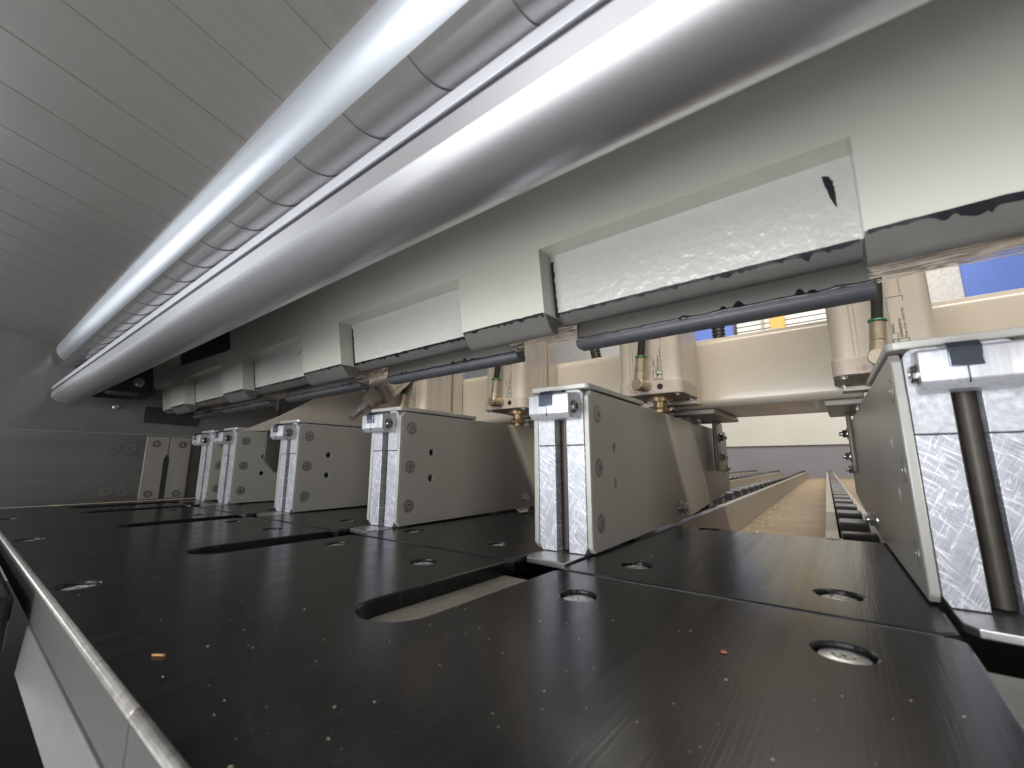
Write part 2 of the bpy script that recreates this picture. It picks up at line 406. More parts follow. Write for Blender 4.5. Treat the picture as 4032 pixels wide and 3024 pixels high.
# ------------------------------------------------------------------ clamps
def make_clamp():
    r = empty('gripper_clamp', (0, 0, 0))
    b = 0.0008
    # solid aluminium finger pairs
    for s in (-1, 1):
        xi, xo = s * 0.0055, s * 0.0217
        k = 0.005
        lo = [(xi, 0.0007), (xo - s * k * 0.5, 0.0007), (xo, 0.0007 + k), (xo, 0.0850), (xi, 0.0850)]
        XZ = Matrix(((1, 0, 0, 0), (0, 0, 1, 0), (0, 1, 0, 0), (0, 0, 0, 1)))
        p = plate('lower_jaw', M['alu_scratch'], r, [lo], 0.0150, XZ, 0.0005)
        up = [(xi, 0.0855), (xo, 0.0855)] + [(xo - s * (0.006 - 0.006 * math.cos(a)), 0.1255 + 0.006 * math.sin(a)) for a in [q * PI / 12 for q in range(7)]] + [(xi, 0.1315)]
        plate('upper_jaw', M['alu_milled'], r, [up], 0.0155, Matrix.Translation((0, -0.0005, 0)) @ XZ, 0.0005)
    boxo('slide_core', M['core'], r, -0.0054, 0.0054, 0.011, 0.50, 0.001, 0.124, 0.0004)
    bm = bmesh.new(); lathe(bm, [(0, 0.002), (0.0042, 0.002), (0.0042, 0.122), (0, 0.122)], 20, Matrix.Translation((0.001, 0.0085, 0)))
    finish('guide_rod', bm, mat('oiled_rod', (0.07, 0.06, 0.048), 0.5, 0.3, var=0.3, vscale=50), r, 0)
    boxo('body_block', M['hole'], r, -0.0214, 0.0214, 0.016, 0.585, 0.030, 0.1295, 0.0004)
    for s in (-1, 1):
        x = 0.0219 if s > 0 else -0.0267
        y0 = 0.0015
        lp = [(y0, 0.0045), (y0 + 0.003, 0.0015), (0.306, 0.003), (0.602, 0.022), (0.602, 0.126), (0.598, 0.130), (y0 + 0.004, 0.130), (y0, 0.126)]
        cv = plate('side_cover', M['cover'], r, [lp, circle(0.050, 0.0838, 0.0042), circle(0.0495, 0.053, 0.0042)] + [circle(0.0165, z_, 0.0071, 32) for z_ in (0.1113, 0.0667, 0.0226)], 0.0048, yz(x), 0.0008)
        boxo('front_edge', M['cover_edge'], cv, x + 0.0002, x + 0.0046, -0.0003, 0.0014, 0.0055, 0.1255, 0.0006)
        xs = s * 0.0267
        for z in (0.1113, 0.0667, 0.0226): flush_screw('cover_screw', cv, (xs, 0.0165, z), (s, 0, 0), 0.0062, M['cover_screw'])
        hex_bolt('cover_bolt', cv, (xs, 0.252, 0.0165), (s, 0, 0), 0.0068, 0.0062, 0.003)
        hex_bolt('cover_bolt', cv, (xs, 0.565, 0.062), (s, 0, 0), 0.0072, 0.0065, 0.003)
    # folded top plate
    tp = []
    hw, rr = 0.0282, 0.005
    for cx_, cy_, a0 in ((hw - rr, -0.004 + rr, -PI / 2), (hw - rr, 0.134 - rr, 0), (-hw + rr, 0.134 - rr, PI / 2), (-hw + rr, -0.004 + rr, PI)):
        for q in range(5): tp.append((cx_ + rr * math.cos(a0 + q * PI / 8), cy_ + rr * math.sin(a0 + q * PI / 8)))
    plate('top_plate', M['cover_edge'], r, [tp], 0.0045, Matrix.Translation((0, 0, 0.1312)), 0.0008)
    # clamping bracket on the front
    bm = bmesh.new()
    a = [(-0.0005, 0.1062), (-0.0165, 0.1062), (-0.0205, 0.1104), (-0.0205, 0.1252), (-0.0188, 0.1264), (-0.0005, 0.1285)]
    extrude_x(bm, a, -0.0185, 0.0185)
    br = finish('clamp_bracket', bm, M['bracket'], r, 0.0007)
    bm = bmesh.new()
    extrude_x(bm, [(-0.0222, 0.1162), (-0.0222, 0.1258), (-0.0186, 0.1290), (-0.002, 0.1312), (-0.002, 0.1290), (-0.018, 0.1268), (-0.0207, 0.1246), (-0.0207, 0.1162)], -0.0078, 0.0042)
    finish('steel_tab', bm, M['steel_dark'], br, 0.0004)
    boxo('slit', M['hole'], br, -0.0017, -0.0012, -0.0207, -0.0190, 0.1085, 0.1162, 0)
    for s in (-1, 1):
        bm = bmesh.new(); mt = frame((s * 0.0185, -0.0108, 0.1155), (s, 0, 0))
        lathe(bm, [(0.0058, -0.0005), (0.0058, 0.0006), (0.0050, 0.0006)], 24, mt)
        lathe(bm, [(0.0049, 0), (0.0049, 0.0022), (0.0042, 0.0028), (0.0026, 0.0028), (0.0024, 0.0006), (0, 0.0006)], 12, mt)
        finish('bracket_bolt', bm, M['bolt'], br, 0)
    # foot plate under the fingers
    plate('foot_plate', M['steel'], r, [[(-0.0155, -0.029), (0.020, -0.034), (0.0195, 0.02), (-0.0195, 0.02), (-0.0195, -0.022)]], 0.0042, Matrix.Translation((0, 0, -0.0040)), 0.0007)
    # link to the cylinder rod
    lk = boxo('rod_link', M['cover'], r, 0.004, 0.0215, 0.352, 0.386, 0.120, 0.152, 0.003)
    hex_bolt('link_bolt', lk, (0.0222, 0.370, 0.1345), (1, 0, 0), 0.0078, 0.0085, 0.002)
    for y in (0.30, 0.405):
        bm = bmesh.new(); box(bm, -0.020, 0.018, y - 0.012, y + 0.012, 0.142, 0.147); box(bm, -0.002, 0.006, y - 0.004, y + 0.004, 0.128, 0.142)
        finish('link_arm', bm, M['steel'], r, 0.0006)
    return r
clamp = make_clamp()
CL = ['grey clamp squeezed between the side wall and the second clamp', 'grey clamp with bent edge plate beside it, second from the side wall',
      'grey clamp under the slanting cylinder, third from the side wall', 'grey clamp fourth from the side wall with lit wedge on its rear side',
      'grey clamp fifth from the side wall beside the open brown floor', 'largest grey clamp, cropped by the picture edge, scratched silver fingers']
clamps = []
for i, x in enumerate(GX):
    o = clamp if i == 0 else copy_tree(clamp)
    o.location = (x, GY, 0); o.rotation_euler = (0, 0, GYAW)
    tag(o, CL[i], 'clamp', 'panel clamps standing in the table slots')
    clamps.append(o)

# ------------------------------------------------------------------ pressure beam
BX0, BX1 = -1.06, 0.62
NOTCH = [(-1.11, -0.955), (-0.8766, -0.711), (-0.640, -0.476), (-0.3985, -0.227), (-0.151, 0.0165), (0.092, 0.260), (0.335, 0.50)]
def section(off, top):
    f = [(0.2085, 0.33), (0.2245, 0.2135), (0.2306, 0.1700), (0.2322, 0.1682), (0.2385, 0.1606), (0.2408, 0.1588), (0.2440, 0.1582)]
    if not top: f = f[1:]
    else: f = [(0.2085, 0.33), (0.2245, 0.2135)]
    return [(y + off, z) for y, z in f]
pb = empty('pressure_beam', (0, 0.23, 0))
tag(pb, 'long pale enamelled pressure beam with rectangular recesses and black sealed lower edge', 'beam')
def P(o): o.parent = pb; o.matrix_parent_inverse = Matrix.Translation((0, -0.23, 0)); return o
def pobj(name, bm, m, par=None, bevel=0.0, **k):
    o = finish(name, bm, m, None, bevel, **k)
    if par is None: P(o)
    else: o.parent = par
    return o
bm = bmesh.new()
blocks = []
x = BX0
for a, b in NOTCH:
    if a > x: blocks.append((x, a))
    x = max(x, b)
blocks.append((x, BX1))
full = [(0.2085, 0.33), (0.2245, 0.2135), (0.2306, 0.1700), (0.262, 0.1700), (0.262, 0.33)]
for a, b in blocks: extrude_x(bm, full, a, b)
for a, b in NOTCH:
    extrude_x(bm, [(0.2085, 0.33), (0.2245, 0.2135), (0.262, 0.2135), (0.262, 0.33)], max(a, BX0), min(b, BX1))
body = pobj('beam_face', bm, M['beam'], None, 0.0)
def lip_sec(off, back): return [(y + off, z - 0.00002) for y, z in section(0, False)[1:]] + [(back - 0.002, 0.1592), (back, 0.1650), (0.2618, 0.16995)]
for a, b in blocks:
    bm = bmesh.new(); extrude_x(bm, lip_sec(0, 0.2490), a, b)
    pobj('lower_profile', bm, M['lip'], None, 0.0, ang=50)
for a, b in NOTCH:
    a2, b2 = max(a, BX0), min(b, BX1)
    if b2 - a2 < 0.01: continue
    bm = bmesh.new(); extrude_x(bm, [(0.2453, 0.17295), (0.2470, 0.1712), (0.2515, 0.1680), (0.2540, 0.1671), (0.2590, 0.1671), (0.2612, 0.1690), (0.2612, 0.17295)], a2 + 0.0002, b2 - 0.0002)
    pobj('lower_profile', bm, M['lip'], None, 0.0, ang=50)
for a, b in NOTCH:
    a2, b2 = max(a, BX0), min(b, BX1)
    if b2 - a2 < 0.01: continue
    bm = bmesh.new()
    extrude_x(bm, [(0.2395, 0.2140), (0.2452, 0.1730), (0.2616, 0.1730), (0.2616, 0.2140)], a2 - 0.001, b2 + 0.001)
    pobj('recess_panel', bm, M['beam_rough'], None, 0.0)
bm = bmesh.new()
extrude_x(bm, [(0.262, 0.1730), (0.274, 0.1730), (0.274, 0.4850), (0.262, 0.4850)], BX0, 1.6)
pobj('rear_box', bm, M['beam'], None, 0.001)
bm = bmesh.new()
extrude_x(bm, [(0.1066, 0.2868), (0.2095, 0.3260), (0.2095, 0.3290), (0.1066, 0.2898)], BX0, 1.6)  # unseen sheet added to keep the lamp row's light off the beam face
pobj('light_block_sheet', bm, M['wall'], None, 0.0)
# jagged black sealant along the lower edge
def sealant(x0, x1, off, seed, name='sealant_line', amp=1.0, zr=0.17):
    bm = bmesh.new(); n = max(8, int((x1 - x0) / 0.0012)); up, lo, up2, lo2 = [], [], [], []
    for k in range(n + 1):
        xx = x0 + (x1 - x0) * k / n
        h = 0.0006 + 0.0013 * max(0, noise.noise((xx * 90 + seed * 7, seed, 0))) + 0.0028 * max(0, noise.noise((xx * 260, seed * 3.1, 1.3)) - 0.05) + 0.0018 * max(0, noise.noise((xx * 700, seed, 5)) - 0.2)
        h *= 1 + (amp - 1) * max(0.0, min(1.0, (xx - x0) / (x1 - x0) * 2 - 0.5)) if amp > 1 else 1
        t = 0.0004 * noise.noise((xx * 150, seed, 3))
        z1, z0 = zr + 0.0003 + t, zr - 0.0002 - h
        def yat(z): return (0.2306 - (zr - 0.17) * 0.14 + (zr - z) * 0.93 if z < zr else 0.2306 - (z - 0.17) * 0.14) + off
        up.append(bm.verts.new((xx, yat(z1) - 0.0003, z1))); lo.append(bm.verts.new((xx, yat(z0) - 0.0004, z0)))
        up2.append(bm.verts.new((xx, yat(z1) + 0.001, z1))); lo2.append(bm.verts.new((xx, yat(z0) + 0.001, z0)))
    for k in range(n):
        bm.faces.new((up[k], up[k + 1], lo[k + 1], lo[k])); bm.faces.new((up2[k], up2[k + 1], up[k + 1], up[k])); bm.faces.new((lo[k], lo[k + 1], lo2[k + 1], lo2[k]))
    pobj(name, bm, M['glue'], None, 0)
for i, (a, b) in enumerate(blocks):
    if b - a > 0.012: sealant(a + 0.001, b - 0.001, 0, i + 1, amp=5.0 if a > 0 else 1.4)
for i, (a, b) in enumerate(NOTCH):
    a2, b2 = max(a, BX0), min(b, BX1)
    if b2 - a2 > 0.02: sealant(a2 + 0.001, b2 - 0.001, 0.0150, i + 11, amp=1.3, zr=0.1730)
    if a2 == a and a > -0.9:
        bm = bmesh.new(); n = 40; L, R = [], []
        for k in range(n + 1):
            z = 0.1705 + (0.2095 - 0.1705) * k / n
            w = 0.0019 + 0.0009 * noise.noise((z * 400, i * 3.7, 0)) + 0.0012 * max(0, noise.noise((z * 160, i * 5.1, 9))) - 0.0005 * (k / n)
            y = 0.2306 - (z - 0.17) * 0.14 + 0.0150
            L.append((bm.verts.new((a + 0.0002, y - 0.0004, z)), bm.verts.new((a + 0.0002, y + 0.0006, z)))); R.append((bm.verts.new((a + 0.0002 + w, y - 0.0003, z)), bm.verts.new((a + 0.0002 + w, y + 0.0006, z))))
        for k in range(n):
            bm.faces.new((L[k][0], L[k + 1][0], R[k + 1][0], R[k][0])); bm.faces.new((R[k][0], R[k + 1][0], R[k + 1][1], R[k][1])); bm.faces.new((L[k][0], L[k][1], L[k + 1][1], L[k + 1][0]))
        pobj('corner_sealant', bm, M['glue'], None, 0)
# black paint stroke on the big recess panel
def stroke(pts, widths, off):
    bm = bmesh.new(); A, B, A2, B2 = [], [], [], []
    n = 36
    for k in range(n + 1):
        t = k / n * (len(pts) - 1); i = min(int(t), len(pts) - 2); f = t - i
        xx = pts[i][0] * (1 - f) + pts[i + 1][0] * f; z = pts[i][1] * (1 - f) + pts[i + 1][1] * f
        w = widths[i] * (1 - f) + widths[i + 1] * f
        wl = w * (1 + 0.35 * noise.noise((k * 0.5, 2, 0))); wr = w * (1 + 0.5 * noise.noise((k * 0.7, 8, 0)))
        y = 0.2306 - (z - 0.17) * 0.14 + off
        A.append(bm.verts.new((xx - wl, y - 0.0003, z))); B.append(bm.verts.new((xx + wr, y - 0.0003, z + w * 0.1)))
        A2.append(bm.verts.new((xx - wl, y + 0.0005, z))); B2.append(bm.verts.new((xx + wr, y + 0.0005, z + w * 0.1)))
    for k in range(n):
        bm.faces.new((A[k], A[k + 1], B[k + 1], B[k])); bm.faces.new((A[k], A2[k], A2[k + 1], A[k + 1])); bm.faces.new((B[k], B[k + 1], B2[k + 1], B2[k]))
    bm.faces.new((A[0], B[0], B2[0], A2[0]))
    pobj('paint_stroke', bm, M['glue'], None, 0)
stroke([(0.0050, 0.2075), (0.0062, 0.2065), (0.0070, 0.2035), (0.0076, 0.2000), (0.0080, 0.1965), (0.0084, 0.1935), (0.0089, 0.1910)],
       [0.0002, 0.0012, 0.0017, 0.0014, 0.0012, 0.0006, 0.0002], 0.0150)
stroke([(-0.502, 0.2045), (-0.510, 0.2020), (-0.518, 0.1995)], [0.0008, 0.0014, 0.0003], 0.0150)
# dark finger recess near the beam's far end
bm = bmesh.new()
lp = []
for cx_, cz_, a0 in ((-0.684, 0.2355, -PI / 2), (-0.684, 0.262, 0), (-0.880, 0.262, PI / 2), (-0.880, 0.2415, PI)):
    for q in range(6): lp.append((cx_ + 0.006 * math.cos(a0 + q * PI / 10), cz_ + 0.006 * math.sin(a0 + q * PI / 10)))
vs = [bm.verts.new((px, 0.2240 - 0.0012 - (pz - 0.2135) * 0.137, pz)) for px, pz in lp]
vs2 = [bm.verts.new((px, 0.2240 + 0.004 - (pz - 0.2135) * 0.137, pz)) for px, pz in lp]
bm.faces.new(vs); bm.faces.new(vs2[::-1])
for k in range(len(vs)): bm.faces.new((vs[k], vs2[k], vs2[(k + 1) % len(vs)], vs[(k + 1) % len(vs)]))
pobj('dark_insert', bm, M['darkgap'], None, 0)

# rubber strips with black glue and nylon brushes, hanging under the beam
PADS = [(-1.03, -0.932), (-0.878, -0.692), (-0.6386, -0.4507), (-0.401, -0.217), (-0.159, 0.022), (0.081, 0.262), (0.32, 0.50)]
for i, (a, b) in enumerate(PADS):
    bm = bmesh.new()
    holder = boxo('pad_holder', M['holder'], None, a + 0.0005, b - 0.0005, 0.2884, 0.3000, 0.1657, 0.192, 0.0005); P(holder)
    extrude_x(bm, [(0.2870, 0.1656), (0.2870, 0.1622), (0.2888, 0.1600), (0.2920, 0.1590), (0.3005, 0.1590), (0.3005, 0.1656)], a, b)
    pd = pobj('rubber_strip', bm, M['pad'], None, 0.0009)
    bm = bmesh.new(); n = int((b - a) / 0.0016); pts, rad = [], []
    for k in range(n + 1):
        xx = a + 0.002 + (b - a - 0.004) * k / n
        w = 0.0009 + 0.0010 * abs(noise.noise((xx * 60, i * 2.3, 0))) + 0.0032 * max(0, noise.noise((xx * 110, i * 7.7, 4)) - 0.33)
        pts.append((xx, 0.2878 + 0.0004 * noise.noise((xx * 200, i, 0)), 0.1658 + 0.0008 * noise.noise((xx * 70, i, 8)))); rad.append(w)
    tube(bm, pts, rad, 8)
    for q in range(5):
        xx = a + (b - a) * random.uniform(0.04, 0.96); hh = random.uniform(0.0018, 0.0048); ww = random.uniform(0.0014, 0.0034)
        lathe(bm, [(ww * 1.5, 0), (ww, hh * 0.5), (ww * 0.4, hh), (0, hh * 1.05)], 9, Matrix.Translation((xx, 0.2884, 0.1654)) @ Matrix.Diagonal((1, 0.35, 1, 1)))
    g = finish('glue_bead', bm, M['glue'], pd, 0)
for i in range(1, len(PADS)):
    x0, x1 = PADS[i - 1][1], PADS[i][0]
    bm = bmesh.new(); big = i in (5,)
    cnt = 230 if big else 95
    for k in range(cnt):
        z0 = 0.1645 + 0.0135 * random.random() ** 0.55; y = random.uniform(0.276, 0.292)
        if big: ln = random.uniform(0.035, 0.085); xs = x0 + random.uniform(-0.003, 0.004); sg = 1
        else:
            sg = 1 if random.random() < 0.5 else -1; ln = random.uniform(0.018, 0.05)
            xs = (x0 if sg > 0 else x1) - sg * 0.002
        dz = random.gauss(0.0006, 0.0014) - (0.0075 * random.random() if random.random() < 0.035 else 0)
        dy = random.gauss(0, 0.004)
        p0 = Vector((xs, y, z0)); p1 = Vector((xs + sg * ln, y + dy, min(z0 + dz, 0.180)))
        pm = (p0 + p1) / 2 + Vector((0, 0, random.gauss(0, 0.0005)))
        tube(bm, [p0, pm, p1], random.choice((0.00018, 0.00022, 0.0003)), 5)
    pobj('brush', bm, M['bristle'], None, 0)

# ------------------------------------------------------------------ rounded aluminium guard profile
NC = (0.1100, 0.1985); NR = 0.0265
pr = empty('guard_profile', (0, 0.11, 0.2))
tag(pr, 'long rounded silver aluminium profile bright along its top in front of the beam', 'profile')
pts = [(0.0900, 0.1905)]
a0 = math.atan2(0.1811 - NC[1], 0.0900 - NC[0])
for k in range(0, 33):
    a = a0 + (2 * PI * 0.0 + (math.radians(20) - a0)) * k / 32
    pts.append((NC[0] + NR * math.cos(a), NC[1] + NR * math.sin(a)))
pts += [(0.134, 0.2200), (0.118, 0.2180), (0.0960, 0.1985), (0.0945, 0.1925), (0.0925, 0.1917)]
bm = bmesh.new(); extrude_x(bm, pts, -1.052, 0.62)
o = finish('rounded_body', bm, M['nose'], None, 0, ang=25); o.parent = pr; o.matrix_parent_inverse = Matrix.Translation((0, -0.11, -0.2))
bm = bmesh.new(); extrude_x(bm, [(0.0898, 0.1937), (0.0898, 0.1994), (0.0903, 0.1999), (0.0952, 0.1999), (0.0952, 0.1937)], -1.056, 0.62)
o = finish('upper_lip', bm, M['nose_band'], None, 0.0003); o.parent = pr; o.matrix_parent_inverse = Matrix.Translation((0, -0.11, -0.2))
bm = bmesh.new(); box(bm, -1.0555, 0.62, 0.0908, 0.0944, 0.1905, 0.1938)  # black bar fills the groove, its colour standing in for the shade there
o = finish('groove_shade', bm, M['glue'], None, 0); o.parent = pr; o.matrix_parent_inverse = Matrix.Translation((0, -0.11, -0.2))

bm = bmesh.new(); box(bm, -1.05, 1.6, 0.1290, 0.1315, 0.2150, 0.2945)  # unseen plate added to stop front light reaching the top of the beam
o = finish('light_block_web', bm, M['nose_band'], None, 0); o.parent = pr; o.matrix_parent_inverse = Matrix.Translation((0, -0.11, -0.2))
# ------------------------------------------------------------------ strip curtain with its tube
TC = (0.1066, 0.2630); TR = 0.0215
sc = empty('strip_curtain', (0, 0.1066, 0.263))
tag(sc, 'smoked grey strip curtain sloping overhead from a silver tube', 'curtain')
INV = Matrix.Translation((0, -0.1066, -0.263))
bm = bmesh.new(); lathe(bm, [(0, -1.046), (TR * 0.9, -1.046), (TR, -1.043), (TR, 0.66), (0, 0.66)], 64, Matrix(((0, 0, 1, 0), (1, 0, 0, TC[0]), (0, 1, 0, TC[1]), (0, 0, 0, 1))))
o = finish('tube', bm, M['tube'], None, 0); o.parent = sc; o.matrix_parent_inverse = INV
a_end = math.atan2(-0.875, -0.484)
n_s = 0
xx = -1.093
while xx < 0.62:
    bm = bmesh.new(); w = 0.0535
    path = [(-0.36, 0.2955 + 0.26 * 0.36), (-0.1, 0.2955 + 0.026), (0.094, 0.2955 - 0.26 * 0.094)]
    path += [(TC[0] - 0.006, TC[1] + 0.006), (TC[0] + 0.004, TC[1] + TR * 0.9)]
    aa0 = PI * 0.42
    for k in range(25):
        a = aa0 + (a_end - 2 * PI * 0 - aa0) * k / 24
        path.append((TC[0] + (TR + 0.0013) * math.cos(a), TC[1] + (TR + 0.0013) * math.sin(a)))
    tilt = 0.0004
    th = 0.0007
    jit = random.uniform(-0.0006, 0.0006)
    vs = []
    for i, (y, z) in enumerate(path):
        # normal of the path
        p0 = path[max(i - 1, 0)]; p1 = path[min(i + 1, len(path) - 1)]
        dy, dz = p1[0] - p0[0], p1[1] - p0[1]; L = math.hypot(dy, dz); ny, nz = dz / L, -dy / L      # points down / outward
        if i > 4: ny, nz = (y - TC[0]) / (TR + 0.0013), (z - TC[1]) / (TR + 0.0013)
        row = []
        for f, s in ((0, 0.0), (0.5, 0.5), (1, 1.0)):
            d = (0.0008 if i > 4 else tilt) * s + jit * (0.25 if i > 4 else 1) * math.sin(PI * s)
            row.append((bm.verts.new((xx + w * f, y + ny * d, z + nz * d)), bm.verts.new((xx + w * f, y + ny * (d - th), z + nz * (d - th)))))
        vs.append(row)
    for r0, r1 in zip(vs, vs[1:]):
        for k in range(2):
            bm.faces.new((r0[k][0], r0[k + 1][0], r1[k + 1][0], r1[k][0])); bm.faces.new((r0[k][1], r1[k][1], r1[k + 1][1], r0[k + 1][1]))
        bm.faces.new((r0[0][0], r1[0][0], r1[0][1], r0[0][1])); bm.faces.new((r0[2][0], r0[2][1], r1[2][1], r1[2][0]))
    for row in (vs[0], vs[-1]):
        for k in range(2): bm.faces.new((row[k][0], row[k][1], row[k + 1][1], row[k + 1][0]))
    o = finish('strip', bm, [M['strip'], M['strip_arc']], None, 0, ang=40)
    for p_ in o.data.polygons:
        if p_.center.y > 0.085 and p_.center.z < 0.262: p_.material_index = 1
    o.parent = sc; o.matrix_parent_inverse = INV
    xx += 0.0505; n_s += 1

# ------------------------------------------------------------------ side wall at the far end, its fence and bracket
sw = empty('side_wall', (WALLX, 0.1, 0))
tag(sw, 'dark grey machine side wall closing the far end of the table', 'side wall')
IW = Matrix.Translation((-WALLX, -0.1, 0))
def wobj(o, par=None):
    o.parent = par or sw
    if par is None: o.matrix_parent_inverse = IW
    return o
bm = bmesh.new(); box(bm, WALLX - 0.02, WALLX - 0.004, -0.06, 0.475, 0.1275, 0.60)
wobj(finish('upper_panel', bm, M['wall'], None, 0))
bm = bmesh.new()
lp = []
for cx_, cz_, a0 in ((0.311, 0.152, -PI / 2), (0.311, 0.178, 0), (0.227, 0.178, PI / 2), (0.227, 0.154, PI)):
    for q in range(5): lp.append((cx_ + 0.004 * math.cos(a0 + q * PI / 8), cz_ + 0.004 * math.sin(a0 + q * PI / 8)))
wobj(plate('wall_opening', M['darkgap'], None, [lp], 0.004, yz(WALLX - 0.0062), 0.0005))
bm = bmesh.new(); box(bm, WALLX - 0.02, WALLX - 0.01, 0.475, 0.80, -0.05, 0.60)
wobj(finish('black_gap', bm, M['darkgap'], None, 0))
for y, z in ((0.1797, 0.1762), (0.338, 0.1744)):
    bm = bmesh.new(); lathe(bm, [(0.0048, -0.001), (0.0046, 0.0016), (0.003, 0.0026), (0.0018, 0.0026), (0.0016, 0.001), (0, 0.001)], 24, frame((WALLX - 0.004, y, z), (1, 0, 0)))
    wobj(finish('wall_screw', bm, M['steel'], None, 0))
fe = empty('side_fence', (WALLX, 0.1, 0))
tag(fe, 'brushed grey metal fence low on the side wall with paired countersunk screws', 'fence')
bm = bmesh.new(); box(bm, WALLX - 0.03, WALLX, -0.06, 0.3245, 0.0008, 0.1262)
o = finish('fence_face', bm, M['fence'], None, 0.0008); o.parent = fe; o.matrix_parent_inverse = IW
for y, z in ((0.1874, 0.099), (0.2111, 0.0996), (0.1865, 0.0209), (0.2093, 0.0198)):
    s_ = flush_screw('fence_screw', None, (WALLX + 0.0003, y, z), (1, 0, 0), 0.0088, M['fence_screw']); s_.parent = fe; s_.matrix_parent_inverse = IW
lp = [(0.2325, 0.003), (0.3055, 0.003), (0.3055, 0.1235), (0.2325, 0.1235)]
slot = [(0.2630, 0.003 + 0.0005), (0.2625, 0.080), (0.2665, 0.0875), (0.2695, 0.0875), (0.2718, 0.080), (0.2718, 0.0035)]
o = plate('wear_plate', M['fence_plate'], fe, [lp], 0.002, yz(WALLX + 0.0002), 0.0004); o.matrix_parent_inverse = IW
o2 = plate('wear_slot', M['darkgap'], o, [slot], 0.0006, yz(WALLX + 0.0019), 0.0001)
boxo('slot_line', M['darkgap'], o, WALLX + 0.002, WALLX + 0.0025, 0.2680, 0.2690, 0.087, 0.1230, 0)
for y, z in ((0.2479, 0.1092), (0.2909, 0.1086), (0.2458, 0.0128), (0.2903, 0.0115)):
    flush_screw('plate_screw', o, (WALLX + 0.0024, y, z), (1, 0, 0), 0.0062, M['screw_dark'])
bm = bmesh.new(); box(bm, WALLX - 0.03, WALLX - 0.006, 0.3246, 0.56, 0.0008, 0.1262)
o = finish('dark_end', bm, M['core'], None, 0); o.parent = fe; o.matrix_parent_inverse = IW
# slotted silver bracket holding the profile
bk = empty('slotted_bracket', (-1.058, 0.18, 0.2))
tag(bk, 'silver slotted bracket with one bolt holding the rounded profile end', 'bracket')
lp = [(0.125, 0.188)] + [(0.205 + 0.024 * math.cos(a), 0.2135 - 0.0 + 0.024 * math.sin(a)) for a in [-PI / 2 + q * PI / 20 for q in range(11)]] + [(0.229, 0.262), (0.125, 0.262)]
sl = []
for cy_, a0 in ((0.2000, -PI / 2), (0.160, PI / 2)):
    for q in range(9): sl.append((cy_ + 0.0036 * math.cos(a0 + q * PI / 8), 0.1993 + 0.0036 * math.sin(a0 + q * PI / 8)))
IB = Matrix.Translation((1.058, -0.18, -0.2))
o = plate('bracket_plate', M['rail_alu'], bk, [lp, sl], 0.003, yz(-1.060), 0.0004); o.matrix_parent_inverse = IB
bm = bmesh.new(); mt = frame((-1.057, 0.2015, 0.2225), (1, 0, 0))
lathe(bm, [(0.0085, 0), (0.0085, 0.0012), (0.006, 0.0012), (0.006, 0.004), (0.0045, 0.0052), (0.0028, 0.0052), (0.0026, 0.002), (0, 0.002)], 26, mt)
o = finish('bracket_bolt', bm, M['steel'], bk, 0); o.matrix_parent_inverse = IB

# ------------------------------------------------------------------ rear cream beam
cb = empty('cross_beam', (0, 0.72, 0.2))
tag(cb, 'long cream square tube behind the row of air cylinders', 'beam')
IC = Matrix.Translation((0, -0.72, -0.2))
bm = bmesh.new(); box(bm, -1.08, 0.95, 0.63, 0.81, 0.1465, 0.2450)
o = finish('square_tube', bm, M['cream'], cb, 0.011, seg=5); o.matrix_parent_inverse = IC
bm = bmesh.new()
for k in range(160):
    x = -0.145 + 0.14 * k / 160
    lathe(bm, [(0.0013 + 0.0004 * random.random(), 0), (0.0008, 0.0011), (0, 0.0014)], 7, frame((x, 0.6385 + random.uniform(-0.0006, 0.0006), 0.2432), (0, -0.6, 0.8)))
o = finish('weld_seam', bm, M['cream'], cb, 0); o.matrix_parent_inverse = IC
for i, x in enumerate(GX):
    hb = empty('hanger_bracket', (x - 0.012, 0.72, 0.1465))
    tag(hb, 'grey steel hanger bracket under the cream beam behind the ' + ORD[i] + ' clamp from the wall', 'bracket', 'hanger brackets under the cream beam')
    boxo('top_plate', M['cover'], hb, -0.055, 0.062, -0.08, 0.085, -0.0075, -0.0005, 0.002)
    for s in (-1, 1):
        ar = boxo('hanging_arm', M['fence_plate'], hb, s * 0.033 - 0.003, s * 0.033 + 0.003, 0.035, 0.085, -0.088, -0.0078, 0.004, 3)
        hex_bolt('arm_bolt', ar, (s * 0.0362, 0.060, -0.034), (s, 0, 0), 0.006, 0.006, 0.004, M['bolt'])
        hex_bolt('arm_bolt', ar, (s * 0.0362, 0.062, -0.066), (s, 0, 0), 0.006, 0.006, 0.003, M['steel'])
        bm = bmesh.new(); mt = frame((s * 0.022, -0.02, -0.0076), (0, 0, -1))
        lathe(bm, [(0.009, 0), (0.009, 0.0016), (0.0062, 0.0016), (0.0062, 0.009), (0, 0.009)], 24, mt)
        finish('cap_screw', bm, M['bolt'], hb, 0)

# ------------------------------------------------------------------ air cylinders
def text_mesh(txt, size):
    cu = bpy.data.curves.new('txt', 'FONT'); cu.body = txt; cu.size = size; cu.extrude = 0.00008
    t = bpy.data.objects.new('tmp', cu); COL.objects.link(t)
    dg = bpy.context.evaluated_depsgraph_get()
    me = bpy.data.meshes.new_from_object(t.evaluated_get(dg))
    bpy.data.objects.remove(t); bpy.data.curves.remove(cu)
    return me

